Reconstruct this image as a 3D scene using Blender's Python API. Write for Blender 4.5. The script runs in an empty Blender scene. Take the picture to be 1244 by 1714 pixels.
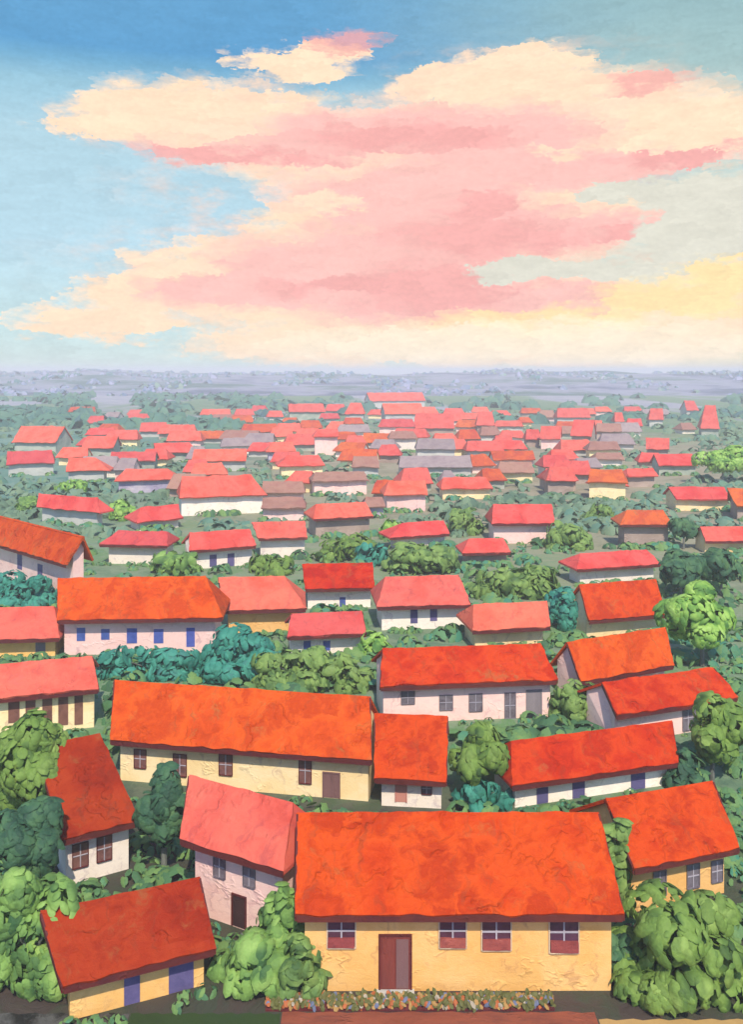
import bpy, bmesh, math, random
from mathutils import Vector, Matrix, noise
S = bpy.context.scene
C = S.collection
R = random.Random(7)
F, HC, CX, CY = 1500.0, 23.0, 622.0, 620.0      # focal length, eye height and horizon of the photograph

# ------------------------------------------------------------------ helpers
def link(name, bm, m, parent=None, smooth=False):
    bmesh.ops.recalc_face_normals(bm, faces=bm.faces)
    return link_raw(name, bm, m, parent, smooth)
def link_raw(name, bm, m, parent=None, smooth=False):
    me = bpy.data.meshes.new(name)
    bm.to_mesh(me); bm.free()
    if smooth:
        me.polygons.foreach_set('use_smooth', [True] * len(me.polygons))
    me.materials.append(m)
    o = bpy.data.objects.new(name, me)
    C.objects.link(o)
    if parent is not None: o.parent = parent
    return o
def empty(name, label, cat, loc, rz=0.0, group=None):
    o = bpy.data.objects.new(name, None); C.objects.link(o)
    o.location = loc; o.rotation_euler = (0, 0, rz); o.empty_display_size = .3
    o['label'] = label; o['category'] = cat
    if group: o['group'] = group
    return o
def box(bm, x0, x1, y0, y1, z0, z1):
    v = [bm.verts.new(p) for p in ((x0,y0,z0),(x1,y0,z0),(x1,y1,z0),(x0,y1,z0),(x0,y0,z1),(x1,y0,z1),(x1,y1,z1),(x0,y1,z1))]
    for f in ((0,3,2,1),(4,5,6,7),(0,1,5,4),(1,2,6,5),(2,3,7,6),(3,0,4,7)): bm.faces.new([v[i] for i in f])
def ground_at(px, py):
    D = F * HC / (py - CY)
    return (px - CX) / F * D, D

# ------------------------------------------------------------------ materials
def srgb(r, g, b):
    f = lambda c: (c/255/12.92) if c/255 <= .04045 else ((c/255+.055)/1.055)**2.4
    return (f(r), f(g), f(b), 1)
class NT:
    def __init__(s, tree): s.t = tree; s.n = tree.nodes; s.l = tree.links
    def new(s, typ, **kw):
        n = s.n.new(typ)
        for k, v in kw.items():
            if k.startswith('i_'):
                key = k[2:]; key = int(key) if key.isdigit() else key
                if hasattr(v, 'is_output') and v.is_output: s.l.new(v, n.inputs[key])
                else: n.inputs[key].default_value = v
            else: setattr(n, k, v)
        return n
    def math(s, op, a, b=None, c=None, clamp=False):
        n = s.n.new('ShaderNodeMath'); n.operation = op; n.use_clamp = clamp
        for i, v in enumerate((a, b, c)):
            if v is None: continue
            if hasattr(v, 'is_output'): s.l.new(v, n.inputs[i])
            else: n.inputs[i].default_value = v
        return n.outputs[0]
    def vmath(s, op, a, b=None, c=None):
        n = s.n.new('ShaderNodeVectorMath'); n.operation = op
        for i, v in enumerate((a, b, c)):
            if v is None: continue
            if hasattr(v, 'is_output'): s.l.new(v, n.inputs[i])
            elif i == 1 and op == 'SCALE': n.inputs['Scale'].default_value = v
            else: n.inputs[i].default_value = v
        return n.outputs['Value'] if op == 'LENGTH' else n.outputs[0]
    def ramp(s, fac, stops, interp='LINEAR'):
        n = s.n.new('ShaderNodeValToRGB'); cr = n.color_ramp; cr.interpolation = interp
        while len(cr.elements) < len(stops): cr.elements.new(.5)
        for e, (p, col) in zip(cr.elements, stops):
            e.position = p; e.color = col if len(col) == 4 else (*col, 1)
        s.l.new(fac, n.inputs[0]); return n.outputs[0]
    def mix(s, fac, a, b, blend='MIX'):
        n = s.n.new('ShaderNodeMix'); n.data_type = 'RGBA'; n.blend_type = blend
        for key, v in ((0, fac), (6, a), (7, b)):
            if hasattr(v, 'is_output'): s.l.new(v, n.inputs[key])
            else: n.inputs[key].default_value = v
        return n.outputs[2]
    def smooth(s, x, lo, hi):
        n = s.n.new('ShaderNodeMapRange'); n.interpolation_type = 'SMOOTHSTEP'
        s.l.new(x, n.inputs[0]); n.inputs[1].default_value = lo; n.inputs[2].default_value = hi
        return n.outputs[0]
def evenly(cols): return [(i / max(1, len(cols) - 1), c) for i, c in enumerate(cols)]

def paint(name, cols, scale=1.0, stretch=(1, 1, 1), rough=.55, bump=.35, wear=None, weave=.12, spec=.16):
    """thick hand-laid coats of limewash / paint: overlapping knife strokes, streaks, worn patches"""
    m = bpy.data.materials.new(name); m.use_nodes = True
    t = NT(m.node_tree); t.n.clear()
    out = t.new('ShaderNodeOutputMaterial'); bs = t.new('ShaderNodeBsdfPrincipled')
    t.l.new(bs.outputs[0], out.inputs[0])
    tc = t.new('ShaderNodeTexCoord').outputs['Object']
    oi = t.new('ShaderNodeObjectInfo')
    off = t.math('MULTIPLY', oi.outputs['Random'], 61.0)
    p0 = t.vmath('ADD', tc, off)
    p = t.vmath('MULTIPLY', p0, tuple(scale * x for x in stretch))
    nA = t.new('ShaderNodeTexNoise', i_Vector=p, i_Scale=.9, i_Detail=3.0, i_Roughness=.6)
    pd = t.vmath('MULTIPLY_ADD', nA.outputs['Color'], (1.6, 1.6, 1.6), p)
    vo = t.new('ShaderNodeTexVoronoi', i_Vector=pd, i_Scale=1.1, i_Randomness=1.0)
    sep = t.new('ShaderNodeSeparateColor', i_0=vo.outputs['Color']).outputs[0]
    nB = t.new('ShaderNodeTexNoise', i_Vector=pd, i_Scale=2.6, i_Detail=5.0, i_Roughness=.65)
    fb = t.smooth(nB.outputs[0], .3, .7)
    nL = t.new('ShaderNodeTexNoise', i_Vector=p, i_Scale=.45, i_Detail=2.0)
    fac = t.math('ADD', t.math('ADD', t.math('MULTIPLY', sep, .16), t.math('MULTIPLY', fb, .26)), t.math('MULTIPLY', t.smooth(nL.outputs[0], .3, .7), .58))
    col = t.ramp(fac, evenly(cols))
    if wear:
        nW = t.new('ShaderNodeTexNoise', i_Vector=pd, i_Scale=.8, i_Detail=6.0, i_Roughness=.75)
        col = t.mix(t.math('MULTIPLY', t.smooth(nW.outputs[0], .56, .72), .7), col, wear)
        nK = t.new('ShaderNodeTexNoise', i_Vector=t.vmath('MULTIPLY', pd, (3.2, .5, .5)), i_Scale=1.0, i_Detail=4.0, i_Roughness=.6)
        col = t.mix(t.math('MULTIPLY', t.smooth(nK.outputs[0], .56, .70), .38), col, (wear[0] * .55, wear[1] * .4, wear[2] * .6, 1))
    nG = t.new('ShaderNodeTexNoise', i_Vector=tc, i_Scale=26.0, i_Detail=2.0)
    hs = t.new('ShaderNodeHueSaturation', i_Color=col)
    val = t.math('MULTIPLY_ADD', t.math('SUBTRACT', nG.outputs[0], .5), weave * 2, t.math('MULTIPLY_ADD', oi.outputs['Random'], .16, .92))
    t.l.new(val, hs.inputs['Value'])
    t.l.new(t.math('MULTIPLY_ADD', oi.outputs['Random'], .012, .494), hs.inputs['Hue'])
    t.l.new(hs.outputs[0], bs.inputs['Base Color'])
    bs.inputs['Roughness'].default_value = rough
    bs.inputs['Specular IOR Level'].default_value = spec
    if bump:
        nC = t.new('ShaderNodeTexNoise', i_Vector=pd, i_Scale=.55, i_Detail=3.0, i_Roughness=.5)
        nM = t.new('ShaderNodeTexNoise', i_Vector=p, i_Scale=.8, i_Detail=2.0)
        rid = t.math('SUBTRACT', 1.0, t.smooth(t.math('ABSOLUTE', t.math('SUBTRACT', nC.outputs[0], .5)), 0.0, .028))
        hgt = t.math('MULTIPLY', rid, t.smooth(nM.outputs[0], .48, .62))
        hgt = t.math('ADD', t.math('MULTIPLY', hgt, 1.3), t.math('MULTIPLY', nB.outputs[0], .28))
        hgt = t.math('ADD', hgt, t.math('MULTIPLY', nG.outputs[0], .16))
        nS = t.new('ShaderNodeTexNoise', i_Vector=t.vmath('MULTIPLY', pd, (1.2, 7.0, 7.0)), i_Scale=1.5, i_Detail=3.0)
        hgt = t.math('ADD', hgt, t.math('MULTIPLY', nS.outputs[0], .22))
        b = t.new('ShaderNodeBump', i_Height=hgt, i_Strength=bump, i_Distance=.2)
        t.l.new(b.outputs[0], bs.inputs['Normal'])
    return m

M = {}
OL = (.30, .13, .04, 1)
M['r_orange'] = paint('orange roof paint', [(.32,.022,.004),(.46,.036,.005),(.54,.060,.008),(.39,.027,.004),(.50,.046,.005)], .8, (1,1,1), .6, .5, OL, spec=.05)
M['r_red'] = paint('scarlet roof paint', [(.29,.014,.003),(.42,.022,.003),(.50,.042,.005),(.34,.017,.003),(.46,.030,.004)], .8, (1,1,1), .6, .5, (.36,.10,.03,1), spec=.06)
M['r_dark'] = paint('brick red roof paint', [(.17,.013,.004),(.26,.021,.004),(.32,.036,.007),(.21,.016,.004)], .8, (1,1,1), .6, .5, (.25,.09,.03,1), spec=.06)
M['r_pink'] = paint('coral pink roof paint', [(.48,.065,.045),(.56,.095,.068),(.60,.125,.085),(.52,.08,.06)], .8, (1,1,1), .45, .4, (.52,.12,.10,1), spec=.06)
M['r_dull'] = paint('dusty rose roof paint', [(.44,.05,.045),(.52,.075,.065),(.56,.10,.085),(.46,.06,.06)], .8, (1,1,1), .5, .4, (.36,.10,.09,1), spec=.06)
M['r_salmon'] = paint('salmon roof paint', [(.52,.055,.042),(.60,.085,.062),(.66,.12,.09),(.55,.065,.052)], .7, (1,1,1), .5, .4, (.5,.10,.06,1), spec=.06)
M['r_rust'] = paint('rust roof paint', [(.46,.07,.02),(.54,.10,.025),(.42,.06,.025),(.5,.085,.03)], .8, (1,1,1), .5, .4, (.3,.13,.06,1))
M['r_brown'] = paint('brown roof paint', [(.24,.11,.085),(.32,.17,.13),(.28,.12,.10)], .7, (1,1,1), .6, .4)
M['r_mauve'] = paint('mauve slate', [(.22,.17,.18),(.29,.23,.23),(.20,.15,.17)], .7, (1,1,1), .6, .4)
WS = (1.0, 1.0, 1.5)
M['w_yellow'] = paint('yellow limewash', [(.72,.40,.11),(.79,.46,.145),(.82,.51,.19),(.75,.43,.13)], .8, WS, .6, .26, (.55,.30,.12,1))
M['w_cream'] = paint('cream limewash', [(.76,.56,.27),(.83,.64,.34),(.85,.69,.42),(.80,.60,.31)], .8, WS, .6, .26, (.58,.42,.25,1))
M['w_pink'] = paint('pink limewash', [(.74,.46,.42),(.82,.55,.50),(.84,.60,.55),(.78,.50,.48)], .8, WS, .6, .26, (.60,.38,.38,1))
M['w_white'] = paint('white limewash', [(.70,.60,.50),(.80,.71,.61),(.82,.74,.66),(.72,.64,.58)], .9, WS, .6, .26, (.55,.50,.48,1))
M['w_grey'] = paint('grey limewash', [(.38,.39,.37),(.46,.47,.44),(.52,.50,.47)], .9, WS, .6, .4)
M['w_brown'] = paint('brown limewash', [(.27,.20,.17),(.34,.26,.22),(.42,.33,.28)], .9, WS, .65, .4)
M['w_violet'] = paint('violet limewash', [(.26,.22,.36),(.40,.36,.46),(.55,.5,.52)], .9, WS, .65, .4)
M['w_green'] = paint('grey green limewash', [(.24,.30,.25),(.34,.38,.32),(.46,.46,.40)], .9, WS, .65, .4)
M['eave'] = paint('maroon eave board', [(.07,.012,.012),(.11,.02,.018),(.06,.014,.02)], 1.2, (1,1,1), .6, .3)
M['pane_dark'] = paint('dark window glass', [(.05,.022,.05),(.09,.035,.07),(.06,.02,.03)], 2.0, (1,1,1), .2, .15, spec=.5)
M['pane_blue'] = paint('blue window glass', [(.035,.06,.26),(.07,.11,.38),(.05,.08,.30)], 2.0, (1,1,1), .3, .15, spec=.5)
M['pane_grey'] = paint('grey window glass', [(.10,.09,.11),(.17,.15,.18),(.07,.05,.07)], 2.5, (1,1,1), .3, .15, spec=.5)
M['pane_brown'] = paint('brown window glass', [(.12,.05,.045),(.2,.09,.08),(.07,.03,.035)], 2.0, (1,1,1), .3, .2, spec=.5)
M['violet'] = paint('violet door and shade paint', [(.065,.06,.16),(.11,.095,.22),(.08,.065,.18)], 1.5, (1,1,1), .55, .2)
M['arch'] = paint('brown opening', [(.13,.05,.04),(.20,.09,.065),(.09,.04,.035)], 1.5, (1,1,1), .6, .2)
M['door_red'] = paint('maroon door boards', [(.13,.028,.022),(.20,.045,.035),(.15,.038,.032)], 1.5, (2,2,.4), .5, .3)
M['door_purple'] = paint('purple brown door', [(.16,.085,.085),(.21,.115,.11)], 1.5, (2,2,.4), .5, .3)
M['door_dark'] = paint('dark doorway', [(.03,.015,.018),(.06,.03,.03)], 1.5, (1,1,1), .6, .2)
M['door_grey'] = paint('grey door', [(.17,.15,.17),(.25,.22,.24)], 1.5, (2,2,.4), .5, .3)
M['door_rose'] = paint('rose door', [(.42,.16,.13),(.5,.22,.18)], 1.5, (2,2,.4), .5, .3)
M['bar'] = paint('pale lilac bars', [(.30,.29,.36),(.42,.39,.44)], 3.0, (1,1,1), .5, .2)
M['casing'] = paint('white window casing', [(.48,.36,.24),(.62,.48,.34)], 3.0, (1,1,1), .5, .3)
M['sillbox'] = paint('brick red window box', [(.20,.045,.045),(.30,.07,.06),(.16,.035,.045)], 3.0, (1,1,1), .5, .3)
M['awning'] = paint('pale blue awning cloth', [(.24,.29,.42),(.34,.39,.52)], 2.0, (1,1,1), .6, .2)
M['bark'] = paint('grey bark', [(.11,.12,.11),(.17,.18,.16),(.07,.07,.06)], 2.0, (3,3,.6), .8, .6)

LEAF_GAIN = 1.6
def leaf(name, cols, clump=.9):
    m = bpy.data.materials.new(name); m.use_nodes = True
    t = NT(m.node_tree); bs = t.n['Principled BSDF']
    tc = t.new('ShaderNodeTexCoord').outputs['Object']
    oi = t.new('ShaderNodeObjectInfo')
    ge = t.new('ShaderNodeNewGeometry')
    p = t.vmath('ADD', tc, t.math('MULTIPLY', oi.outputs['Random'], 43.0))
    nz = t.new('ShaderNodeTexNoise', i_Vector=p, i_Scale=clump, i_Detail=2.0)
    fac = t.math('ADD', t.math('MULTIPLY', ge.outputs['Random Per Island'], .45), t.math('MULTIPLY', t.smooth(nz.outputs[0], .34, .66), .55))
    col = t.ramp(fac, evenly(cols))
    n2 = t.new('ShaderNodeTexNoise', i_Vector=p, i_Scale=9.0, i_Detail=4.0)
    hs = t.new('ShaderNodeHueSaturation', i_Color=col)
    t.l.new(t.math('MULTIPLY_ADD', n2.outputs[0], .8, LEAF_GAIN), hs.inputs['Value'])
    t.l.new(hs.outputs[0], bs.inputs['Base Color'])
    bs.inputs['Roughness'].default_value = .6
    bs.inputs['Specular IOR Level'].default_value = .2
    tr = t.new('ShaderNodeBsdfTranslucent'); t.l.new(hs.outputs[0], tr.inputs[0])
    ms = t.new('ShaderNodeMixShader', i_0=.28); t.l.new(bs.outputs[0], ms.inputs[1]); t.l.new(tr.outputs[0], ms.inputs[2])
    t.l.new(ms.outputs[0], t.n['Material Output'].inputs[0])
    b = t.new('ShaderNodeBump', i_Height=n2.outputs[0], i_Strength=.5, i_Distance=.1)
    t.l.new(b.outputs[0], bs.inputs['Normal'])
    return m
M['l_green'] = leaf('green leaves', [(.020,.045,.014),(.06,.11,.024),(.10,.165,.034),(.075,.125,.028),(.15,.225,.055)])
M['l_light'] = leaf('pale green leaves', [(.020,.060,.022),(.07,.135,.036),(.105,.19,.045),(.165,.26,.07)])
M['l_dark'] = leaf('dark green leaves', [(.012,.034,.022),(.022,.06,.034),(.035,.085,.04),(.06,.12,.05)])
M['l_teal'] = leaf('teal leaves', [(.012,.075,.06),(.02,.12,.09),(.035,.17,.125),(.025,.10,.09)])
M['l_olive'] = leaf('olive leaves', [(.03,.065,.022),(.07,.125,.035),(.12,.19,.05),(.09,.14,.045)])
M['l_bright'] = leaf('yellow green leaves', [(.03,.085,.022),(.085,.18,.035),(.16,.27,.055),(.21,.32,.09)])
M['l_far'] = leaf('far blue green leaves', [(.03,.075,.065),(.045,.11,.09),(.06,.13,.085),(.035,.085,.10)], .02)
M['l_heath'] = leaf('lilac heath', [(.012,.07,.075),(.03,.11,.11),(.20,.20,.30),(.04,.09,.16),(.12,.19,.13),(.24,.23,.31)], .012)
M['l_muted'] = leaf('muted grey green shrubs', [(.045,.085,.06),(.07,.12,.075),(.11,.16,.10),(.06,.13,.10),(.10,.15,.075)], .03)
M['l_mixed'] = leaf('mixed undergrowth', [(.022,.055,.030),(.045,.11,.05),(.095,.165,.05),(.030,.125,.085),(.075,.14,.05)], .06)

# ------------------------------------------------------------------ houses
def nz(x, y, z, s): return noise.noise(Vector((x * s, y * s, z * s)))
def slab(bm, grid, th, seed, amp):
    """closed slab over a grid of top points; knife-stroke relief on top, frayed edges"""
    nx, ny = len(grid), len(grid[0])
    a, b, c = grid[0][0], grid[-1][0], grid[0][-1]
    n = (b - a).cross(c - a).normalized()
    top = []; bot = []
    for i in range(nx):
        rt = []; rb = []
        for j in range(ny):
            p = grid[i][j].copy()
            q = p.copy()
            if amp:
                h = 1 - abs(nz(p.x + seed, p.y * 1.6, p.z * 1.6, .75)) * 2.2
                h2 = nz(p.x + seed * 2, p.y, p.z, 2.3)
                p += n * (amp * (max(0, h) ** 6 * 1.15 + h2 * .3))
            edge = (i in (0, nx - 1)) or (j in (0, ny - 1))
            if edge and amp:
                w = Vector((nz(p.y + seed, p.z, 3.1, 1.9), nz(p.x + seed, 7.7, p.z, 1.3), nz(p.x, p.y + seed, 1.7, 1.3))) * amp * 1.7
                p += w; q += w
            rt.append(bm.verts.new(p)); rb.append(bm.verts.new(q - n * th))
        top.append(rt); bot.append(rb)
    for i in range(nx - 1):
        for j in range(ny - 1):
            bm.faces.new((top[i][j], top[i+1][j], top[i+1][j+1], top[i][j+1]))
            bm.faces.new((bot[i][j], bot[i][j+1], bot[i+1][j+1], bot[i+1][j]))
    for i in range(nx - 1):
        bm.faces.new((top[i][0], bot[i][0], bot[i+1][0], top[i+1][0]))
        bm.faces.new((top[i][-1], top[i+1][-1], bot[i+1][-1], bot[i][-1]))
    for j in range(ny - 1):
        bm.faces.new((top[0][j], top[0][j+1], bot[0][j+1], bot[0][j]))
        bm.faces.new((top[-1][j], bot[-1][j], bot[-1][j+1], top[-1][j+1]))
def quad_grid(el, er, rr, rl, nx, ny):
    return [[el.lerp(er, i/nx).lerp(rl.lerp(rr, i/nx), j/ny) for j in range(ny+1)] for i in range(nx+1)]
OH = .4
BACK = {0: 2.05, 15: 2.5, 16: 2.6, 52: 2.6, 13: 2.3, 4: 2.15}
WIN = {0: 'pane_dark', 2: 'pane_grey', 3: 'pane_brown', 4: 'pane_brown', 5: 'pane_grey', 6: 'pane_grey', 8: 'pane_grey', 11: 'pane_grey', 13: 'pane_grey'}
DOOR = {0: 'door_red', 2: 'door_dark', 4: 'door_purple', 5: 'door_rose', 6: 'door_grey'}
def window(t, kind, s, z0, z1, w, yf, idx, near):
    x0, x1 = s - w/2, s + w/2
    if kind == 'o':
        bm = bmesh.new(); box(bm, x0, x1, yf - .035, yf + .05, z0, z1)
        link('doorway', bm, M['arch'] if idx == 12 else M['violet'], t); return  # violet boxes on the dark red house are shadow columns put in as colour
    if kind == 'a':
        bm = bmesh.new()
        g = quad_grid(Vector((x0, yf - .85, z0 - .12)), Vector((x1, yf - .85, z0 - .12)), Vector((x1, yf - .02, z1)), Vector((x0, yf - .02, z1)), 8, 5)
        slab(bm, g, .05, 4.2, .03); link('awning', bm, M['awning'], t, True); return
    if kind == 'd':
        f = .07
        bm = bmesh.new(); box(bm, x0, x1, yf - .02, yf + .05, z0, z1)
        d = link('door', bm, M[DOOR.get(idx, 'door_dark')], t)
        bm = bmesh.new()
        box(bm, x0 - f, x0, yf - .06, yf + .05, z0, z1); box(bm, x1, x1 + f, yf - .06, yf + .05, z0, z1)
        box(bm, x0 - f, x1 + f, yf - .06, yf + .05, z1, z1 + f)
        link('door_frame', bm, M['eave'] if idx in (0, 2) else M[DOOR.get(idx, 'door_dark')], d)
        if idx == 0:
            for a, b in ((x0 + .06, s - .03), (s + .03, x1 - .06)):
                bm = bmesh.new(); box(bm, a, b, yf - .05, yf - .021, z0 + .05, z1 - .12)
                link('door_leaf', bm, M['door_red'] if a < s - .1 else M['door_purple'], d)
            bm = bmesh.new(); box(bm, x0 - .15, x1 + .15, yf - .35, yf + .02, 0, .07); link('doorstep', bm, M['w_grey'], d)
        return
    f = .05 if kind == 'b' else .035
    if near:
        bm = bmesh.new()
        box(bm, x0 - f, x0, yf - .06, yf + .05, z0 - f, z1 + f); box(bm, x1, x1 + f, yf - .06, yf + .05, z0 - f, z1 + f)
        box(bm, x0, x1, yf - .06, yf + .05, z1, z1 + f); box(bm, x0, x1, yf - .09, yf + .05, z0 - f, z0)
        fr = link('window', bm, M['casing'] if idx == 0 else (M['pane_grey'] if idx in (2, 6, 8, 11) else M['eave']), t)
        bm = bmesh.new(); box(bm, x0, x1, yf - .015, yf + .04, z0, z1)
        link('pane', bm, M[WIN.get(idx, 'pane_blue')], fr)
        bm = bmesh.new()
        zb = z0 + (z1 - z0) * (.58 if kind == 'b' else .5); b = .03 if kind == 'b' else .022
        box(bm, s - b, s + b, yf - .045, yf - .016, z0 + (.3 if kind == 'b' else 0), z1)
        box(bm, x0, s - b, yf - .045, yf - .016, zb - b, zb + b); box(bm, s + b, x1, yf - .045, yf - .016, zb - b, zb + b)
        link('glazing_bar', bm, M['bar'], fr)
        if kind == 'b':
            bm = bmesh.new()
            zt_ = z0 + (z1 - z0) * .34
            g = quad_grid(Vector((x0 + .01, yf - .12, z0 + .01)), Vector((x1 - .01, yf - .12, z0 + .01)), Vector((x1 - .01, yf - .10, zt_)), Vector((x0 + .01, yf - .10, zt_)), 8, 3)
            slab(bm, g, .08, s, .02); link('window_box', bm, M['sillbox'], fr, False)
    else:
        bm = bmesh.new(); box(bm, x0, x1, yf - .03, yf + .05, z0, z1)
        link('window', bm, M[WIN.get(idx, 'pane_blue')], t)

def house(idx, P, roof, wall, feats, label):
    x, y, th, L, r, rise, he, il, ir = P
    D = math.hypot(x, y)
    OH = .66 if D < 68 else .95
    t = empty('house', label, 'house', (x, y, 0), math.radians(th), 'houses of the town')
    rb = BACK.get(idx, r)
    p = rise / r; pb = rise / rb
    tk = .15 if D < 70 else .2
    amp = .045 if D < 60 else (.065 if D < 130 else .13)
    EL, ER = Vector((-L/2, -r, he)), Vector((L/2, -r, he))
    RL, RR = Vector((-L/2 + il, 0, he + rise)), Vector((L/2 - ir, 0, he + rise))
    bx = .9 if D < 150 else .3
    BL, BR = Vector((-L/2, rb, he)), Vector((L/2, rb, he))
    stp = .17 if D < 46 else (.3 if D < 70 else (.5 if D < 130 else 1.2))
    nx = max(4, int(L / stp)); ny = max(3, int(math.hypot(r, rise) / stp))
    bm = bmesh.new()
    slab(bm, quad_grid(EL, ER, RR, RL, nx, ny), tk, idx * 3.7, amp)
    gap = Vector((0, .03, -.012))
    slab(bm, quad_grid(BR, BL, RL + gap, RR + gap, max(4, nx // 3), 3), tk, idx * 3.7 + 9, 0)
    for (e, b, rg, ins, sgn) in ((EL, BL, RL, il, 1), (ER, BR, RR, ir, -1)):
        if ins > .6:            # hipped end
            d = Vector((.02 * sgn, 0, -.015)) 
            v = [bm.verts.new(q) for q in (e + d, b + d, rg + d)]
            w = [bm.verts.new(q - Vector((0, 0, tk))) for q in (e + d, b + d, rg + d)]
            bm.faces.new(v); bm.faces.new(w[::-1])
            for k in range(3): bm.faces.new((v[k], v[(k+1) % 3], w[(k+1) % 3], w[k]))
    link('roof', bm, M['r_' + roof], t, False)
    # walls
    yf = -(r - OH); yb = rb - OH; x0, x1 = -L/2 + (.3 if il <= .6 else OH * il / r + .2), L/2 - (.3 if ir <= .6 else OH * ir / r + .2)
    zt = he + OH * p - tk * .9; ztb = he + OH * pb - tk * .9
    bm = bmesh.new()
    v = [bm.verts.new(q) for q in ((x0,yf,-.2),(x1,yf,-.2),(x1,yb,-.2),(x0,yb,-.2),(x0,yf,zt),(x1,yf,zt),(x1,yb,ztb),(x0,yb,ztb))]
    for f in ((0,3,2,1),(0,1,5,4),(2,3,7,6)): bm.faces.new([v[i] for i in f])
    zr = he + rise - tk * 1.25
    gl = bm.verts.new((max(x0, -L/2 + .3 + max(0, il) + (.1 if il > .6 else 0)), 0, zr)); gr = bm.verts.new((min(x1, L/2 - .3 - max(0, ir) - (.1 if ir > .6 else 0)), 0, zr))
    bm.faces.new((v[3], v[0], v[4], gl, v[7])) if il <= .6 else (bm.faces.new((v[3], v[0], v[4], v[7])), bm.faces.new((v[7], v[4], gl)))
    bm.faces.new((v[1], v[2], v[6], gr, v[5])) if ir <= .6 else (bm.faces.new((v[1], v[2], v[6], v[5])), bm.faces.new((v[5], v[6], gr)))
    bm.faces.new((v[4], v[5], gr, gl)); bm.faces.new((v[6], v[7], gl, gr))
    link('wall', bm, M['w_' + wall], t)
    if D < 135:
        bm = bmesh.new(); q = .2 if D < 60 else .24
        box(bm, -L/2 + .06, L/2 - .06, -r + .03, -r + .10, he - q - .1, he - .03)
        link('eave_board', bm, M['eave'], t)
    if D < 82:
        for (e, g_, ins, sgn) in ((EL, RL, il, -1), (ER, RR, ir, 1)):
            if ins > .6: continue
            bm = bmesh.new(); vs = []
            for q in (e, g_):
                for dx, dz in ((.05, -.03), (.05, -.27), (-.03, -.27), (-.03, -.03)):
                    vs.append(bm.verts.new(q + Vector((sgn * (dx - .02), .06 if q is e else -.06, dz))))
            bm.faces.new(vs[:4]); bm.faces.new(vs[4:][::-1])
            for k in range(4): bm.faces.new((vs[k], vs[(k+1) % 4], vs[4 + (k+1) % 4], vs[4 + k]))
            link('barge_board', bm, M['eave'], t)
    for (k, s, z0, z1, w) in feats:
        z0 = max(z0, .03); z1 = min(z1, zt - .12)
        if z1 - z0 < .15: continue
        s = max(x0 + w/2 + .1, min(x1 - w/2 - .1, s))
        window(t, k, s, z0, z1, w, yf, idx, D < 68)
    return t

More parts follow.
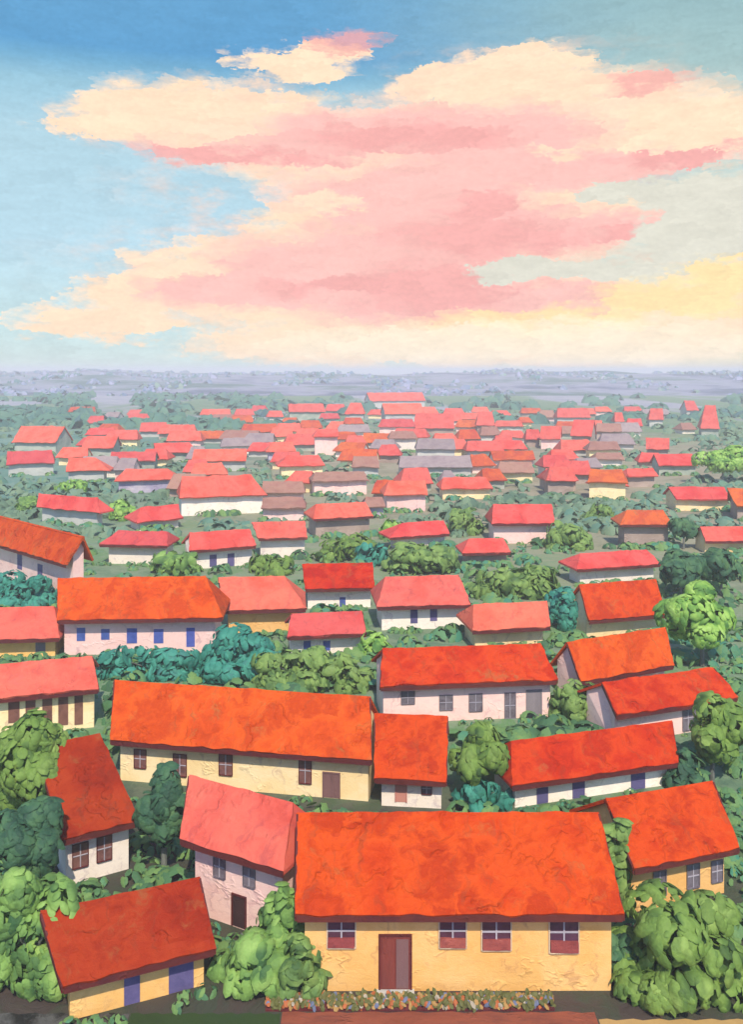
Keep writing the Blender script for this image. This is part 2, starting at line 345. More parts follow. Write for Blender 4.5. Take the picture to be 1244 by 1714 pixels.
HOUSES = [
    ((3.21, 35.75, 0.1, 11.98, 3.19, 2.14, 3.23, -0.19, 0.11), 'red', 'yellow', [('b', -4.33, 1.65, 2.69, 1.01), ('d', -2.33, 0.07, 2.05, 1.1), ('b', -0.2, 1.65, 2.68, 0.97), ('b', 1.42, 1.56, 2.68, 1.05), ('b', 3.93, 1.46, 2.72, 1.05)], 'large yellow house with four cross-barred windows behind the flower bed'),
    ((-9.14, 34.18, 22.7, 5.37, 2.36, 1.43, 1.7, -0.61, 0.09), 'dark', 'yellow', [('o', -0.24, -0.03, 1.22, 0.56), ('o', 1.54, -0.03, 1.29, 0.91)], 'dark red house with yellow walls and painted violet shadow columns in the bottom left corner'),
    ((-4.94, 37.89, -27.8, 5.22, 1.74, 1.81, 3.35, -0.9, 0.73), 'pink', 'pink', [('w', -1.02, 1.88, 2.68, 0.56), ('w', 0.49, 1.9, 2.62, 0.55), ('d', -0.02, 0.05, 1.32, 0.61)], 'pink house with coral roof and dark doorway beside the big yellow house'),
    ((-14.01, 43.42, 30.1, 3.46, 3.85, 2.82, 2.44, -0.42, 0.92), 'dark', 'white', [('w', -0.8, 0.71, 1.75, 0.65), ('w', 0.26, 0.72, 1.8, 0.63)], 'narrow white house with steep brownish red roof and two brown windows'),
    ((-6.85, 50.74, -10.1, 14.76, 2.36, 2.48, 2.49, -0.9, 0.48), 'orange', 'cream', [('w', -5.89, 0.8, 1.8, 0.67), ('w', -3.54, 0.53, 1.71, 0.74), ('w', -0.88, 0.8, 1.91, 0.73), ('w', 3.62, 0.71, 2.06, 0.65), ('d', 5.07, -0.32, 1.34, 0.84)], 'very long cream house with orange roof and one plain purple door'),
    ((2.37, 49.7, -6.2, 3.75, 3.18, 2.18, 1.73, -0.34, 0.01), 'red', 'white', [('d', -0.54, 0.25, 1.32, 0.5), ('w', 0.81, 0.76, 1.32, 0.5)], 'small square red roofed white house wedged beside the very long cream house'),
    ((6.12, 60.93, 6.0, 11.78, 2.66, 1.59, 2.67, 0.47, 0.37), 'orange', 'pink', [('w', -3.97, 1.25, 2.02, 0.86), ('w', -1.44, 0.76, 1.69, 0.86), ('w', 0.54, 0.6, 1.7, 0.87), ('w', 2.86, 0.03, 1.69, 0.71), ('d', 4.48, -0.03, 1.78, 0.95)], 'wide pink house with orange roof, a row of grey windows and tall grey door'),
    ((17.3, 64.56, 24.4, 8.26, 1.88, 2.14, 1.78, 0.21, -0.9), 'orange', 'pink', [], 'orange roofed house squeezed between two others with its walls hidden'),
    ((18.49, 57.98, 19.5, 9.14, 2.2, 1.21, 2.08, 0.39, 0.07), 'orange', 'pink', [('w', 1.19, 0.18, 1.69, 0.8)], 'pink house with light orange roof and one grey window at the right edge'),
    ((21.32, 79.42, 26.7, 9.34, 2.56, 2.1, 1.56, 2.78, -0.9), 'red', 'cream', [], 'small bright red house with hardly any wall showing above two orange roofs'),
    ((11.53, 49.65, 16.3, 10.03, 1.96, 1.46, 1.49, 0.88, -0.9), 'red', 'white', [('o', -2.93, -0.03, 0.85, 0.66), ('o', -0.78, -0.14, 0.89, 0.73), ('o', 2.87, 0.02, 1.13, 0.88)], 'long tilted red roofed white house with violet columns behind the yellow house'),
    ((12.68, 40.59, 17.9, 5.35, 2.62, 1.68, 2.27, 0.35, -0.69), 'red', 'yellow', [('w', -0.96, 0.5, 1.52, 0.59), ('w', 0.74, 0.55, 1.53, 0.6), ('w', 1.98, 0.59, 1.48, 0.55)], 'yellow house with red roof and three small windows above the big right bush'),
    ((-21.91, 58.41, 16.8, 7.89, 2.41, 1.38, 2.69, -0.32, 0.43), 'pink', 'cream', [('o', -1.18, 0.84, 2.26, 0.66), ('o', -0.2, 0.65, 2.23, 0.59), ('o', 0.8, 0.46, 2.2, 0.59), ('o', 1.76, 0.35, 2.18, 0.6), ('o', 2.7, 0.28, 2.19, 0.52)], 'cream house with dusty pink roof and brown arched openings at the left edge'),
    ((-29.44, 73.62, 5.5, 8.68, 2.72, 1.83, 1.72, -0.9, 1.11), 'pink', 'yellow', [('w', 2.61, 0.29, 1.44, 0.77)], 'yellow house with pink roof cut off by the left edge, one grey window'),
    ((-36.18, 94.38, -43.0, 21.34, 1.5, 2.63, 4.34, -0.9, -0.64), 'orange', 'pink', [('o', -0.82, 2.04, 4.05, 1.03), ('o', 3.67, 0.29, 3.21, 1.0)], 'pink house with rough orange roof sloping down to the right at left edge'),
    ((-18.72, 75.12, 3.1, 13.14, 3.33, 2.59, 3.09, -0.9, 1.81), 'orange', 'pink', [('w', -4.94, 1.13, 2.19, 0.67), ('w', -3.0, 1.2, 2.06, 0.67), ('w', -0.87, 0.87, 2.08, 0.82), ('w', 1.27, 0.84, 1.99, 0.77), ('w', 3.85, 0.51, 2.05, 0.68)], 'pale pink house with orange roof and five blue windows above teal hedge'),
    ((-9.53, 81.04, 5.0, 7.16, 3.22, 2.16, 2.23, -0.72, 1.95), 'pink', 'yellow', [], 'yellow walled house with smooth coral pink roof beside the blue-windowed one'),
    ((-3.28, 88.7, 4.6, 6.7, 2.85, 1.8, 2.12, -0.22, -0.06), 'red', 'white', [('w', 0.32, 0.1, 1.03, 0.58)], 'white house with blotchy dark orange roof and a blue window'),
    ((-3.88, 74.15, 8.4, 6.4, 2.23, 1.21, 1.78, 0.46, 0.08), 'dull', 'white', [('w', -1.55, 0.31, 1.08, 0.58), ('w', 0.04, 0.23, 1.01, 0.59)], 'small white house with dusty rose roof and two round blue windows'),
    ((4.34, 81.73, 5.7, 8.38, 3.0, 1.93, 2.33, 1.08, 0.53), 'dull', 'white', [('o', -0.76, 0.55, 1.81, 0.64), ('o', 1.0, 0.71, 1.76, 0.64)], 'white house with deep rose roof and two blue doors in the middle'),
    ((11.16, 76.44, 9.8, 6.74, 2.5, 1.48, 1.68, 0.83, -0.64), 'pink', 'cream', [], 'cream house with salmon roof just right of the deep rose roofed house'),
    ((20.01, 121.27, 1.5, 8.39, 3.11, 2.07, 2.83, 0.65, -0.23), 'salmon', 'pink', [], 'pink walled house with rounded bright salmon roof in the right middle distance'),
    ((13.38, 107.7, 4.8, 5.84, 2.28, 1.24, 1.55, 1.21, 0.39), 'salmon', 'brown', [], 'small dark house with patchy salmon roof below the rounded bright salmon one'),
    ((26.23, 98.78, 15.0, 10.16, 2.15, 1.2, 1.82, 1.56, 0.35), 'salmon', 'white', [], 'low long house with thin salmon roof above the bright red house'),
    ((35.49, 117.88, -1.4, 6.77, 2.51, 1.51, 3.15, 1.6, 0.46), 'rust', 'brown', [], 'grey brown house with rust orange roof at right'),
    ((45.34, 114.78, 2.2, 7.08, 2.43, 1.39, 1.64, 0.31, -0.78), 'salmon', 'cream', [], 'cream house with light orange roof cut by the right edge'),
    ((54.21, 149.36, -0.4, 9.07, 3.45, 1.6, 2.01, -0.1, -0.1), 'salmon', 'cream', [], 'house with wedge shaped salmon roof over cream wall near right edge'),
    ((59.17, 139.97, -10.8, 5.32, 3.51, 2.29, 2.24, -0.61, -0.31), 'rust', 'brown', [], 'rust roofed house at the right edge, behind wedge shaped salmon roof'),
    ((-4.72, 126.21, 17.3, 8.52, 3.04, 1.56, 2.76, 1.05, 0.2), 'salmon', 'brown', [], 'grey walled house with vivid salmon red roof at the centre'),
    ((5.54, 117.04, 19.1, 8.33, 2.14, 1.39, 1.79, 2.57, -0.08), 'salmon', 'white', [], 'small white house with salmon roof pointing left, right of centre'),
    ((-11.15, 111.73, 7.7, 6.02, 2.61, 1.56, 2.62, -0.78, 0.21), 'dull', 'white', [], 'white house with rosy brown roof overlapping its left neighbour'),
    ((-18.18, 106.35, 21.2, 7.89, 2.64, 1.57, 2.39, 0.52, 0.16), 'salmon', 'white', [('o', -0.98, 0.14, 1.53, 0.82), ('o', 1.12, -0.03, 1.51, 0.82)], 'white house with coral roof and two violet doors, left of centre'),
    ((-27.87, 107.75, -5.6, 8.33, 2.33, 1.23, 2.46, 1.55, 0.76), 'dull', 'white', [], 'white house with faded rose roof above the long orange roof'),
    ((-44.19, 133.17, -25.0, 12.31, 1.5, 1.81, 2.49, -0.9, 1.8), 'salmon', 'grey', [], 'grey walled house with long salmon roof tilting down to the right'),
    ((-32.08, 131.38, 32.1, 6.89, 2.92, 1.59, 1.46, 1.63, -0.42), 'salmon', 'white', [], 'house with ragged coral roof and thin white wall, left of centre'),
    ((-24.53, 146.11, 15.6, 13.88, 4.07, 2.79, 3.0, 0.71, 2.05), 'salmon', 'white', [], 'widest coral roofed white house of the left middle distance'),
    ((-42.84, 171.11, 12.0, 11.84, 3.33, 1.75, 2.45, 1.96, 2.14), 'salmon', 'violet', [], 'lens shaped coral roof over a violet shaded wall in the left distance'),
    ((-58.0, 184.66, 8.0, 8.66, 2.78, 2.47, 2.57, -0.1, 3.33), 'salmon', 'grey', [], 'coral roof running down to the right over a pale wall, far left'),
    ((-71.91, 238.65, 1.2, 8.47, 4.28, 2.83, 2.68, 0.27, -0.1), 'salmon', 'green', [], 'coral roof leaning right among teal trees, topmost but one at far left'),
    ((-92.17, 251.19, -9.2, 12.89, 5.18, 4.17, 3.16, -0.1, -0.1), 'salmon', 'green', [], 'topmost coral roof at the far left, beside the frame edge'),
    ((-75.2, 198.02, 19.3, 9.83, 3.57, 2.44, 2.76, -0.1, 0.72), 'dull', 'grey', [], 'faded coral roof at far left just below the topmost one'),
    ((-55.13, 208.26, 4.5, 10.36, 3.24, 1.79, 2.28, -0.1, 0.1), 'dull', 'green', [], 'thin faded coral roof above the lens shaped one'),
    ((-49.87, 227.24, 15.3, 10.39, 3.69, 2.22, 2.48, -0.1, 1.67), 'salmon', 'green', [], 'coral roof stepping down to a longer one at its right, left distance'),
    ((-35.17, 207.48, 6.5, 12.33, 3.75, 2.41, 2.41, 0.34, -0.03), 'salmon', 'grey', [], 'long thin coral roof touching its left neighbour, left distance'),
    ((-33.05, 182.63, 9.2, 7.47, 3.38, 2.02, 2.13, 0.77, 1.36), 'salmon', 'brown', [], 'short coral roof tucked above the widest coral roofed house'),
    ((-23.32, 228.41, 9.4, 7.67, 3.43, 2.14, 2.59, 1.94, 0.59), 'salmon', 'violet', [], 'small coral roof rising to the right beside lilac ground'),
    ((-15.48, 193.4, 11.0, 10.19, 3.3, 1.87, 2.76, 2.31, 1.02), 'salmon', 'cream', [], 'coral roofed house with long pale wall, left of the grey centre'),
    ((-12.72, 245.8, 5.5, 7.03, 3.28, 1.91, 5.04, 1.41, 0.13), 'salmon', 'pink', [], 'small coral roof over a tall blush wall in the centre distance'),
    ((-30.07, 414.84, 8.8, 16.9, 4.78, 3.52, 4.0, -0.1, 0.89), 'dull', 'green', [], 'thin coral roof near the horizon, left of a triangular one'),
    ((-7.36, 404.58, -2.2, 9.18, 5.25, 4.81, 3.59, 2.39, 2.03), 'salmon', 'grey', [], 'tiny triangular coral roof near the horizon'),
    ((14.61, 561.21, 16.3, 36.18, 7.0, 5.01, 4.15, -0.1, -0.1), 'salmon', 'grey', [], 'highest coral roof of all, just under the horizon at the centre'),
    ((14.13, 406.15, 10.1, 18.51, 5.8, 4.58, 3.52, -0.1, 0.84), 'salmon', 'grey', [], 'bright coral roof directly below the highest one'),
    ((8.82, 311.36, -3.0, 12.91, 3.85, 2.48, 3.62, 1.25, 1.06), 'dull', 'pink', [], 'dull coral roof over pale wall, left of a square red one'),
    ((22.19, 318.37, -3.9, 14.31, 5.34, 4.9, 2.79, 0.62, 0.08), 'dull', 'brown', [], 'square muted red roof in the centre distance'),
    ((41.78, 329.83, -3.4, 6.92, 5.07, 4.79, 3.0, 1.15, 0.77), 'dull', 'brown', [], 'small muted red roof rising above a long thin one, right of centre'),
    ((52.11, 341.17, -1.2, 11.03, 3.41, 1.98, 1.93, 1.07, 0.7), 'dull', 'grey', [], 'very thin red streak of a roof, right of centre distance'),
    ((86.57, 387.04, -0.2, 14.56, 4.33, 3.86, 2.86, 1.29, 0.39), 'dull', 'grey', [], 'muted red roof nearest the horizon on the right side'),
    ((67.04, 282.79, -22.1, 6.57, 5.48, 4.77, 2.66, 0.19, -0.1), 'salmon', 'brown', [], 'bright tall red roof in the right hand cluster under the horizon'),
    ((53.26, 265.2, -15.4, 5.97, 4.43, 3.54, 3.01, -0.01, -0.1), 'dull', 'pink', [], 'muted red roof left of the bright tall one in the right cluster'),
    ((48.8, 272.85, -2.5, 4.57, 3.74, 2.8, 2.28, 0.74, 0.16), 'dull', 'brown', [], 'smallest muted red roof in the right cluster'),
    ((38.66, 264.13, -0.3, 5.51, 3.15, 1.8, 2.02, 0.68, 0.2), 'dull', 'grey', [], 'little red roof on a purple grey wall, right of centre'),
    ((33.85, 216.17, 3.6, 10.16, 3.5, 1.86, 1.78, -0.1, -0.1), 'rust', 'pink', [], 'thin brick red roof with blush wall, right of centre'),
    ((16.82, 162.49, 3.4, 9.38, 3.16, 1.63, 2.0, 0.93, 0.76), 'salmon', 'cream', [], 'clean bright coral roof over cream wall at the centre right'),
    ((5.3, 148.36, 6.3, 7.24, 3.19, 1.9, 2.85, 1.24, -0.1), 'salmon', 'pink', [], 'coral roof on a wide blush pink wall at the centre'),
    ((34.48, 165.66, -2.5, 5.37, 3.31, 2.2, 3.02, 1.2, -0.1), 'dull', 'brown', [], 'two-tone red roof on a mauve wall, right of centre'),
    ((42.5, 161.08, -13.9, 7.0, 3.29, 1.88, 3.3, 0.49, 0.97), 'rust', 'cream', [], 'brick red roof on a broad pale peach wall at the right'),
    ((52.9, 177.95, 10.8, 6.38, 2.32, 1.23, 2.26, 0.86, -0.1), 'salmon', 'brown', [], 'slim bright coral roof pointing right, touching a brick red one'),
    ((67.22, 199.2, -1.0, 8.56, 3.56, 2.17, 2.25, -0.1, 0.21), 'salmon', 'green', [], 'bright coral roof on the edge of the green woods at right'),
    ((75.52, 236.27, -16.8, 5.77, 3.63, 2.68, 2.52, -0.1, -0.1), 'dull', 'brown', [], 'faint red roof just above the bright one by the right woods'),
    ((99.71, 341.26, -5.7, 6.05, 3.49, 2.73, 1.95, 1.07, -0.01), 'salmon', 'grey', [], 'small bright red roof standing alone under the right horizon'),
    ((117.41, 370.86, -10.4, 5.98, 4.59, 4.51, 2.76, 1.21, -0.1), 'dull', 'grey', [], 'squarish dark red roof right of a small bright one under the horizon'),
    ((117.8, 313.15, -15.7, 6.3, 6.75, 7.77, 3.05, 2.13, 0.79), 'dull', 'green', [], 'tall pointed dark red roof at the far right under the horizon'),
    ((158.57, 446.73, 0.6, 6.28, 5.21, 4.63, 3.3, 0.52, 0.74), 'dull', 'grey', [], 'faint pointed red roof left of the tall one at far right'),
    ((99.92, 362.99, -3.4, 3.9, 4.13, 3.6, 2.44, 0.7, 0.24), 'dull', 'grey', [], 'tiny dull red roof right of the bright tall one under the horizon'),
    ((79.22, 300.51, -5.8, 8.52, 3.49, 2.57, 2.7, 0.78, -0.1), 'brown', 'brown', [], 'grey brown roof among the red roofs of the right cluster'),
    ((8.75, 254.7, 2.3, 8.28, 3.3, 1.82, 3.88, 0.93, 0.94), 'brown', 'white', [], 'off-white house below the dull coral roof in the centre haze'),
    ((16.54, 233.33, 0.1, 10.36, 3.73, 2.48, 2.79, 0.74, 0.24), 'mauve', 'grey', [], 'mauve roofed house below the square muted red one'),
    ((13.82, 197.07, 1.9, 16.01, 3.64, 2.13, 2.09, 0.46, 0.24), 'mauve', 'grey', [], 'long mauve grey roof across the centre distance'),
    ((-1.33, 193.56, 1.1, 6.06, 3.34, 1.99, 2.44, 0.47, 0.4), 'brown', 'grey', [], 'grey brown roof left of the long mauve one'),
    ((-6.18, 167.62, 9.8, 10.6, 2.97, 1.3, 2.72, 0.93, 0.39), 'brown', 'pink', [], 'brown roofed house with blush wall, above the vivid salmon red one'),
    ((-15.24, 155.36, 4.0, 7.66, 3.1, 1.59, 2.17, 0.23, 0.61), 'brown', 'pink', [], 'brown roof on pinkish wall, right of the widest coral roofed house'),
    ((-13.59, 139.36, 2.4, 6.88, 2.84, 1.24, 2.0, 0.13, 0.62), 'brown', 'pink', [], 'brown roofed house directly above the rosy brown one'),
    ((0.24, 142.31, 5.5, 3.55, 2.38, 1.2, 1.71, 0.57, 0.29), 'brown', 'violet', [], 'tiny brown roof with violet shaded wall, left of the wide blush wall'),
    ((29.47, 186.33, 1.6, 7.81, 3.22, 1.89, 2.11, 1.21, 0.06), 'brown', 'cream', [], 'brown roof with pale wall below the thin brick red one'),
    ((60.61, 235.84, -1.3, 8.55, 3.15, 1.94, 2.36, 1.47, 0.13), 'brown', 'cream', [], 'brown roof over a pale peach wall in the right distance'),
    ((55.9, 212.8, -0.5, 6.93, 2.82, 1.39, 2.12, 1.14, 0.08), 'brown', 'white', [], 'low brown roof on off-white wall below a pale peach one'),
]
foot = []
HOUSES[9] = ((21.5, 79.4, 15.0, 7.5, 2.4, 2.5, 1.75, .35, -.5),) + HOUSES[9][1:]
for i, (P, rf, wl, ft, lb) in enumerate(HOUSES):
    house(i, P, rf, wl, ft, lb)
    foot.append((P[0], P[1], math.radians(P[2]), P[3] / 2, P[4]))
rng = random.Random(21)
def hit(x, y, a, hl, hr):
    return any(math.hypot(x - q[0], y - q[1]) < (hl + q[3]) * .95 or (abs(x / y - q[0] / q[1]) * F < 26 and abs(F * HC / y - F * HC / q[1]) < 9) for q in foot)
k = 0; tries = 0
while k < 96 and tries < 9000:
    tries += 1
    px = rng.gauss(820, 210) if k % 3 else rng.uniform(120, 640); py = rng.uniform(692, 838) if k % 2 else rng.uniform(692, 770)
    if not 20 < px < 1150: continue
    x, y = ground_at(px, py)
    L_ = rng.uniform(34, 70) / F * y * (.75 if py < 730 else 1)
    P = (x, y, rng.uniform(-14, 14), min(L_, 15), rng.uniform(2.6, 3.8), rng.uniform(1.4, 2.2) * (1 + y / 800), rng.uniform(1.5, 2.2), rng.uniform(.6, 1.6), rng.uniform(0, 1.6))
    if hit(x, y, 0, P[3] / 2, P[4]): continue
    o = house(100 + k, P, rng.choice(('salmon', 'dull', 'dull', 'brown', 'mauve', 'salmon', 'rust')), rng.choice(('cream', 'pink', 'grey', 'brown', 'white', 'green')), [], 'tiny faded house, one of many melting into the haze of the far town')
    o['group'] = 'tiny faded houses of the far town'
    foot.append((x, y, math.radians(P[2]), P[3] / 2, P[4])); k += 1
def clear(x, y, m):
    for (hx, hy, a, hl, hr) in foot:
        dx, dy = x - hx, y - hy
        u = dx * math.cos(a) + dy * math.sin(a); v = -dx * math.sin(a) + dy * math.cos(a)
        if abs(u) < hl + m and abs(v) < hr + m: return False
    return True

# ------------------------------------------------------------------ foliage
def dab(bm, p, n, a, b, rng, sides=7, dome=.22, round_=False):
    """one thick rounded leaf-mass, like a knife dab: a shallow dome"""
    n = n.normalized()
    t = n.cross(Vector((rng.uniform(-1,1), rng.uniform(-1,1), rng.uniform(-.4,.4)))).normalized()
    b_ = n.cross(t)
    c = bm.verts.new(p + n * (a * dome))
    ph = rng.uniform(0, 6.3); w1 = rng.uniform(.04, .12)
    def ringv(f, dz):
        return [bm.verts.new(p + t * (a * f * (1 + w1 * math.sin(2 * q + ph)) * math.cos(q)) + b_ * (b * f * (1 + w1 * math.cos(3 * q + ph)) * math.sin(q)) + n * (a * dz)) for q in (2 * math.pi * k / sides for k in range(sides))]
    if round_:
        r1 = ringv(.68, dome * .72); r2 = ringv(1, -.12)
        for k in range(sides):
            k2 = (k + 1) % sides
            bm.faces.new((c, r1[k], r1[k2])); bm.faces.new((r1[k], r2[k], r2[k2], r1[k2]))
    else:
        r2 = ringv(1, -.04)
        for k in range(sides): bm.faces.new((c, r2[k], r2[(k+1) % sides]))
def crown(bm, c, w, d, h, n, size, rng, lobes=8, sides=8, low=False):
    L = []
    for k in range(lobes):
        while True:
            q = Vector((rng.uniform(-1,1), rng.uniform(-1,1), rng.uniform(-.9,1)))
            if q.length < 1: break
        rad = rng.uniform(.34, .56)
        q *= (1 - rad * .82) / max(q.length, .75) if q.length > .4 else 1
        L.append((q, rad))
    if low:
        for k in range(lobes):
            a = rng.uniform(0, 2 * math.pi); rad = rng.uniform(.3, .42)
            L.append((Vector((math.cos(a) * (1.02 - rad), math.sin(a) * (1.02 - rad), rng.uniform(-.75, -.3))), rad))
    L.append((Vector((0,0,-.1)), .62))
    sc = Vector((w/2, d/2, h/2))
    for k in range(n):
        q, rad = L[rng.randrange(len(L))]
        while True:
            u = Vector((rng.gauss(0,1), rng.gauss(0,1), rng.gauss(.15,1)))
            if u.length > .1: break
        u.normalize()
        depth = rng.random() ** 2 * .25
        p = q + u * rad * (1 - depth)
        p = Vector((p.x * sc.x, p.y * sc.y, p.z * sc.z)) + c
        if p.z < .05: p.z = .05 + rng.random() * .2
        nn = u + Vector((rng.uniform(-.3,.3), rng.uniform(-.4,.2), rng.uniform(-.1,.5)))
        s = size * rng.choice((.35, .5, .65, .8, 1.0, 1.35))
        dab(bm, p, nn, s * rng.uniform(.8, 1.2), s * rng.uniform(.42, .75), rng, sides, rng.uniform(.05, .15), sides > 7)
def limb(bm, p0, p1, r0, r1, n=7):
    ax = (p1 - p0).normalized(); u = ax.orthogonal().normalized(); v = ax.cross(u)
    a = [bm.verts.new(p0 + (u * math.cos(k*2*math.pi/n) + v * math.sin(k*2*math.pi/n)) * r0) for k in range(n)]
    b = [bm.verts.new(p1 + (u * math.cos(k*2*math.pi/n) + v * math.sin(k*2*math.pi/n)) * r1) for k in range(n)]
    for k in range(n): bm.faces.new((a[k], a[(k+1) % n], b[(k+1) % n], b[k]))
    bm.faces.new(a[::-1]); bm.faces.new(b)
PLANTS = [  # px, top, base, width on the photograph, leaves, kind, label
 (1158,1540,1694,250,'green','bush','large bright green bush filling the bottom right corner'),
 (432,1560,1668,180,'light','bush','broad green bush under the pink house with coral roof'),
 (474,1476,1640,66,'light','bush','tall narrow bush against the left end of the large yellow house'),
 (497,1588,1682,90,'olive','bush','small bush spilling over the left corner of the large yellow house'),
 (36,1478,1684,165,'light','bush','pale green bush in the bottom left corner beside the dark red house'),
 (42,1205,1452,125,'green','tree','tall light green tree below the dusty pink roof at left edge'),
 (28,1340,1545,120,'dark','tree','dark green tree at the left edge above the pale bottom left bush'),
 (268,1292,1478,82,'dark','tree','slim dark tree with grey trunk between the narrow white house and the pink house'),
 (250,1086,1140,190,'teal','hedge','low teal hedge in front of the house with five blue windows'),
 (400,1056,1150,140,'teal','bush','teal green bush at the right end of the low teal hedge'),
 (488,1088,1164,135,'olive','bush','olive bush behind the ridge of the very long cream house'),
 (582,1092,1160,80,'olive','bush','rounded olive bush below the two round blue windows'),
 (625,1062,1104,62,'bright','bush','light green bush at the left end of the wide pink house'),
 (800,1226,1354,96,'green','tree','round green tree between the square red roof and the long tilted red roof'),
 (812,1308,1362,96,'teal','bush','low teal bush at the foot of the round green tree'),
 (972,1146,1214,92,'olive','bush','olive bush at the right end of the wide pink house'),
 (1190,984,1128,145,'bright','tree','big yellow green tree at the right edge beside two orange roofs'),
 (1206,1176,1322,115,'green','tree','mid green tree at right edge partly hiding the house with one grey window'),
 (1148,1262,1326,56,'dark','bush','dark bush at the right end of the long tilted red roofed house'),
 (1050,1556,1648,52,'dark','bush','narrow dark bush against the right end of the large yellow house'),
 (1036,1372,1528,50,'olive','shrub','slim olive shrub in the gap left of the yellow house with three small windows'),
 (958,982,1056,78,'teal','bush','blue green bush left of the small bright red house'),
 (868,946,1004,150,'olive','hedge','broad hedge of mixed greens behind the salmon roofed cream house'),
 (958,862,922,76,'olive','bush','olive green bush right of the rounded bright salmon roof'),
 (22,962,1024,112,'teal','bush','teal bush under the windows of the rough orange roofed house'),
 (292,924,964,84,'light','bush','light green bush right behind the ridge of the house with five blue windows'),
 (452,936,964,80,'green','bush','green bush right behind the smooth coral pink roof'),
 (580,898,942,112,'green','bush','green bush behind the blotchy dark orange roof'),
 (702,912,964,128,'olive','bush','olive bush behind the deep rose roof'),
 (654,868,903,40,'bright','bush','little bright green bush left of the salmon roof pointing left'),
 (782,850,896,58,'olive','bush','olive bush left of the rounded bright salmon roof'),
 (203,830,872,46,'bright','bush','little bright bush between the tilted salmon roof and the ragged coral one'),
 (44,832,858,48,'light','bush','small pale bush left of the long salmon roof tilting down'),
 (112,803,826,52,'bright','bush','small bright bush behind the long salmon roof tilting down'),
 (1216,742,812,92,'bright','tree','yellow green tree at the right edge under the right woods'),
 (1150,926,1008,92,'dark','tree','dark tree behind the big yellow green tree, the left one of two'),
 (1218,926,1004,84,'dark','tree','dark tree under the light orange roof cut by the right edge'),
 (622,908,948,52,'teal','bush','small teal bush right of the vivid salmon red roofed house'),
 (1006,842,876,56,'olive','bush','small olive bush left of the rust orange roof'),
 (1150,856,922,46,'dark','tree','slim dark tree right of the rust orange roof'),
 (770,1226,1236,10,'olive','bush',''),
]
for (px, top, base, wpx, pal, kind, label) in PLANTS:
    if not label: continue
    x, y = ground_at(px, base)
    k = y / F
    w = wpx * k * 1.06; h = (base - top) * k
    rng = random.Random(int(px * 7 + top))
    d = min(w, 6.0 if kind != 'hedge' else 2.6) * .8
    y += d * .35
    t = empty(kind, label, kind, (x, y, 0), 0)
    near = y < 47
    size = (.33 if near else .42 if y < 90 else .65)
    vol = w * h
    n = int(min(3600, max(150, vol / (size * size) * (8.5 if near else 7))))
    lob = 9 if kind != 'hedge' else 14
    bm = bmesh.new()
    if kind == 'tree':
        ch = h * .78; crown(bm, Vector((0, 0, h - ch/2)), w, d, ch, n, size, rng, lob)
    else:
        crown(bm, Vector((0, 0, h * .46)), w, d, h * 1.08, int(n * 1.3), size, rng, lob, low=True)
    link_raw('crown' if kind == 'tree' else 'foliage', bm, M['l_' + pal], t, True)
    bm = bmesh.new()
    r0 = max(.09, min(.22, h * .03))
    hh = h * (.5 if kind == 'tree' else .35)
    limb(bm, Vector((0, 0, -.1)), Vector((.05, 0, hh)), r0, r0 * .7)
    for q in range(4):
        a = q * 1.6 + rng.random()
        limb(bm, Vector((.04, 0, hh * .8)), Vector((math.cos(a) * w * .25, math.sin(a) * d * .25, hh + h * .2)), r0 * .6, r0 * .2)
    link('trunk' if kind == 'tree' else 'stem', bm, M['bark'], t)

# low shrubs and weeds that fill the gaps between the houses: nobody could count them
def hill_z(x, y): return 0
def scatter(name, n, sampler, mat, size, hmul, ndab, seed):
    rng = random.Random(seed); bm = bmesh.new()
    for i in range(n):
        x, y, s = sampler(rng)
        if x is None: continue
        gz = max(0, hill_z(x, y)) if y > 760 else 0
        for k in range(ndab):
            u = Vector((rng.gauss(0, 1), rng.gauss(0, 1), abs(rng.gauss(0, .8)))).normalized()
            p = Vector((x + u.x * s * .9, y + u.y * s * .7, u.z * s * hmul * .8 + .05 + gz))
            q = size * s * rng.uniform(.5, 1.2)
            dab(bm, p, u + Vector((0, -.2, .3)), q, q * .6, rng, 6, .2)
    o = link_raw(name, bm, mat, None, True); o['kind'] = 'stuff'
    return o
def s_mid(rng):
    py = rng.uniform(900, 1640); px = rng.uniform(-40, 1290)
    x, y = ground_at(px, py)
    s = rng.uniform(.35, .9) * (1 if y < 50 else 1.7)
    if not clear(x, y, s * .6) or y < 33.6: return None, 0, 0
    return x, y, s
o = scatter('undergrowth', 2000, s_mid, M['l_mixed'], .42, .8, 16, 3)
o['label'] = 'low mixed green undergrowth filling the gaps between the near houses'; o['category'] = 'undergrowth'
FR = [(i, h[0]) for i, h in enumerate(HOUSES) if h[0][1] < 260]
def s_fringe(rng):
    i, P = FR[rng.randrange(len(FR))]
    D = P[1]; a = math.radians(P[2])
    if i == 0: return None, 0, 0
    u = rng.uniform(-.5, .5) * P[3]
    if noise.noise(Vector((u * .5, i * 3.3, 1.))) < -.12: return None, 0, 0
    v = -(P[4] - OH) - rng.uniform(.15, .7)
    s = rng.uniform(.2, .5) * (1 if D < 60 else 1.7 if D < 110 else 2.6)
    return P[0] + u * math.cos(a) - v * math.sin(a), P[1] + u * math.sin(a) + v * math.cos(a), s
o = scatter('weeds', 900, s_fringe, M['l_mixed'], .5, .9, 12, 4)
o['label'] = 'tufts of green weeds growing along the foot of the house walls'; o['category'] = 'weeds'
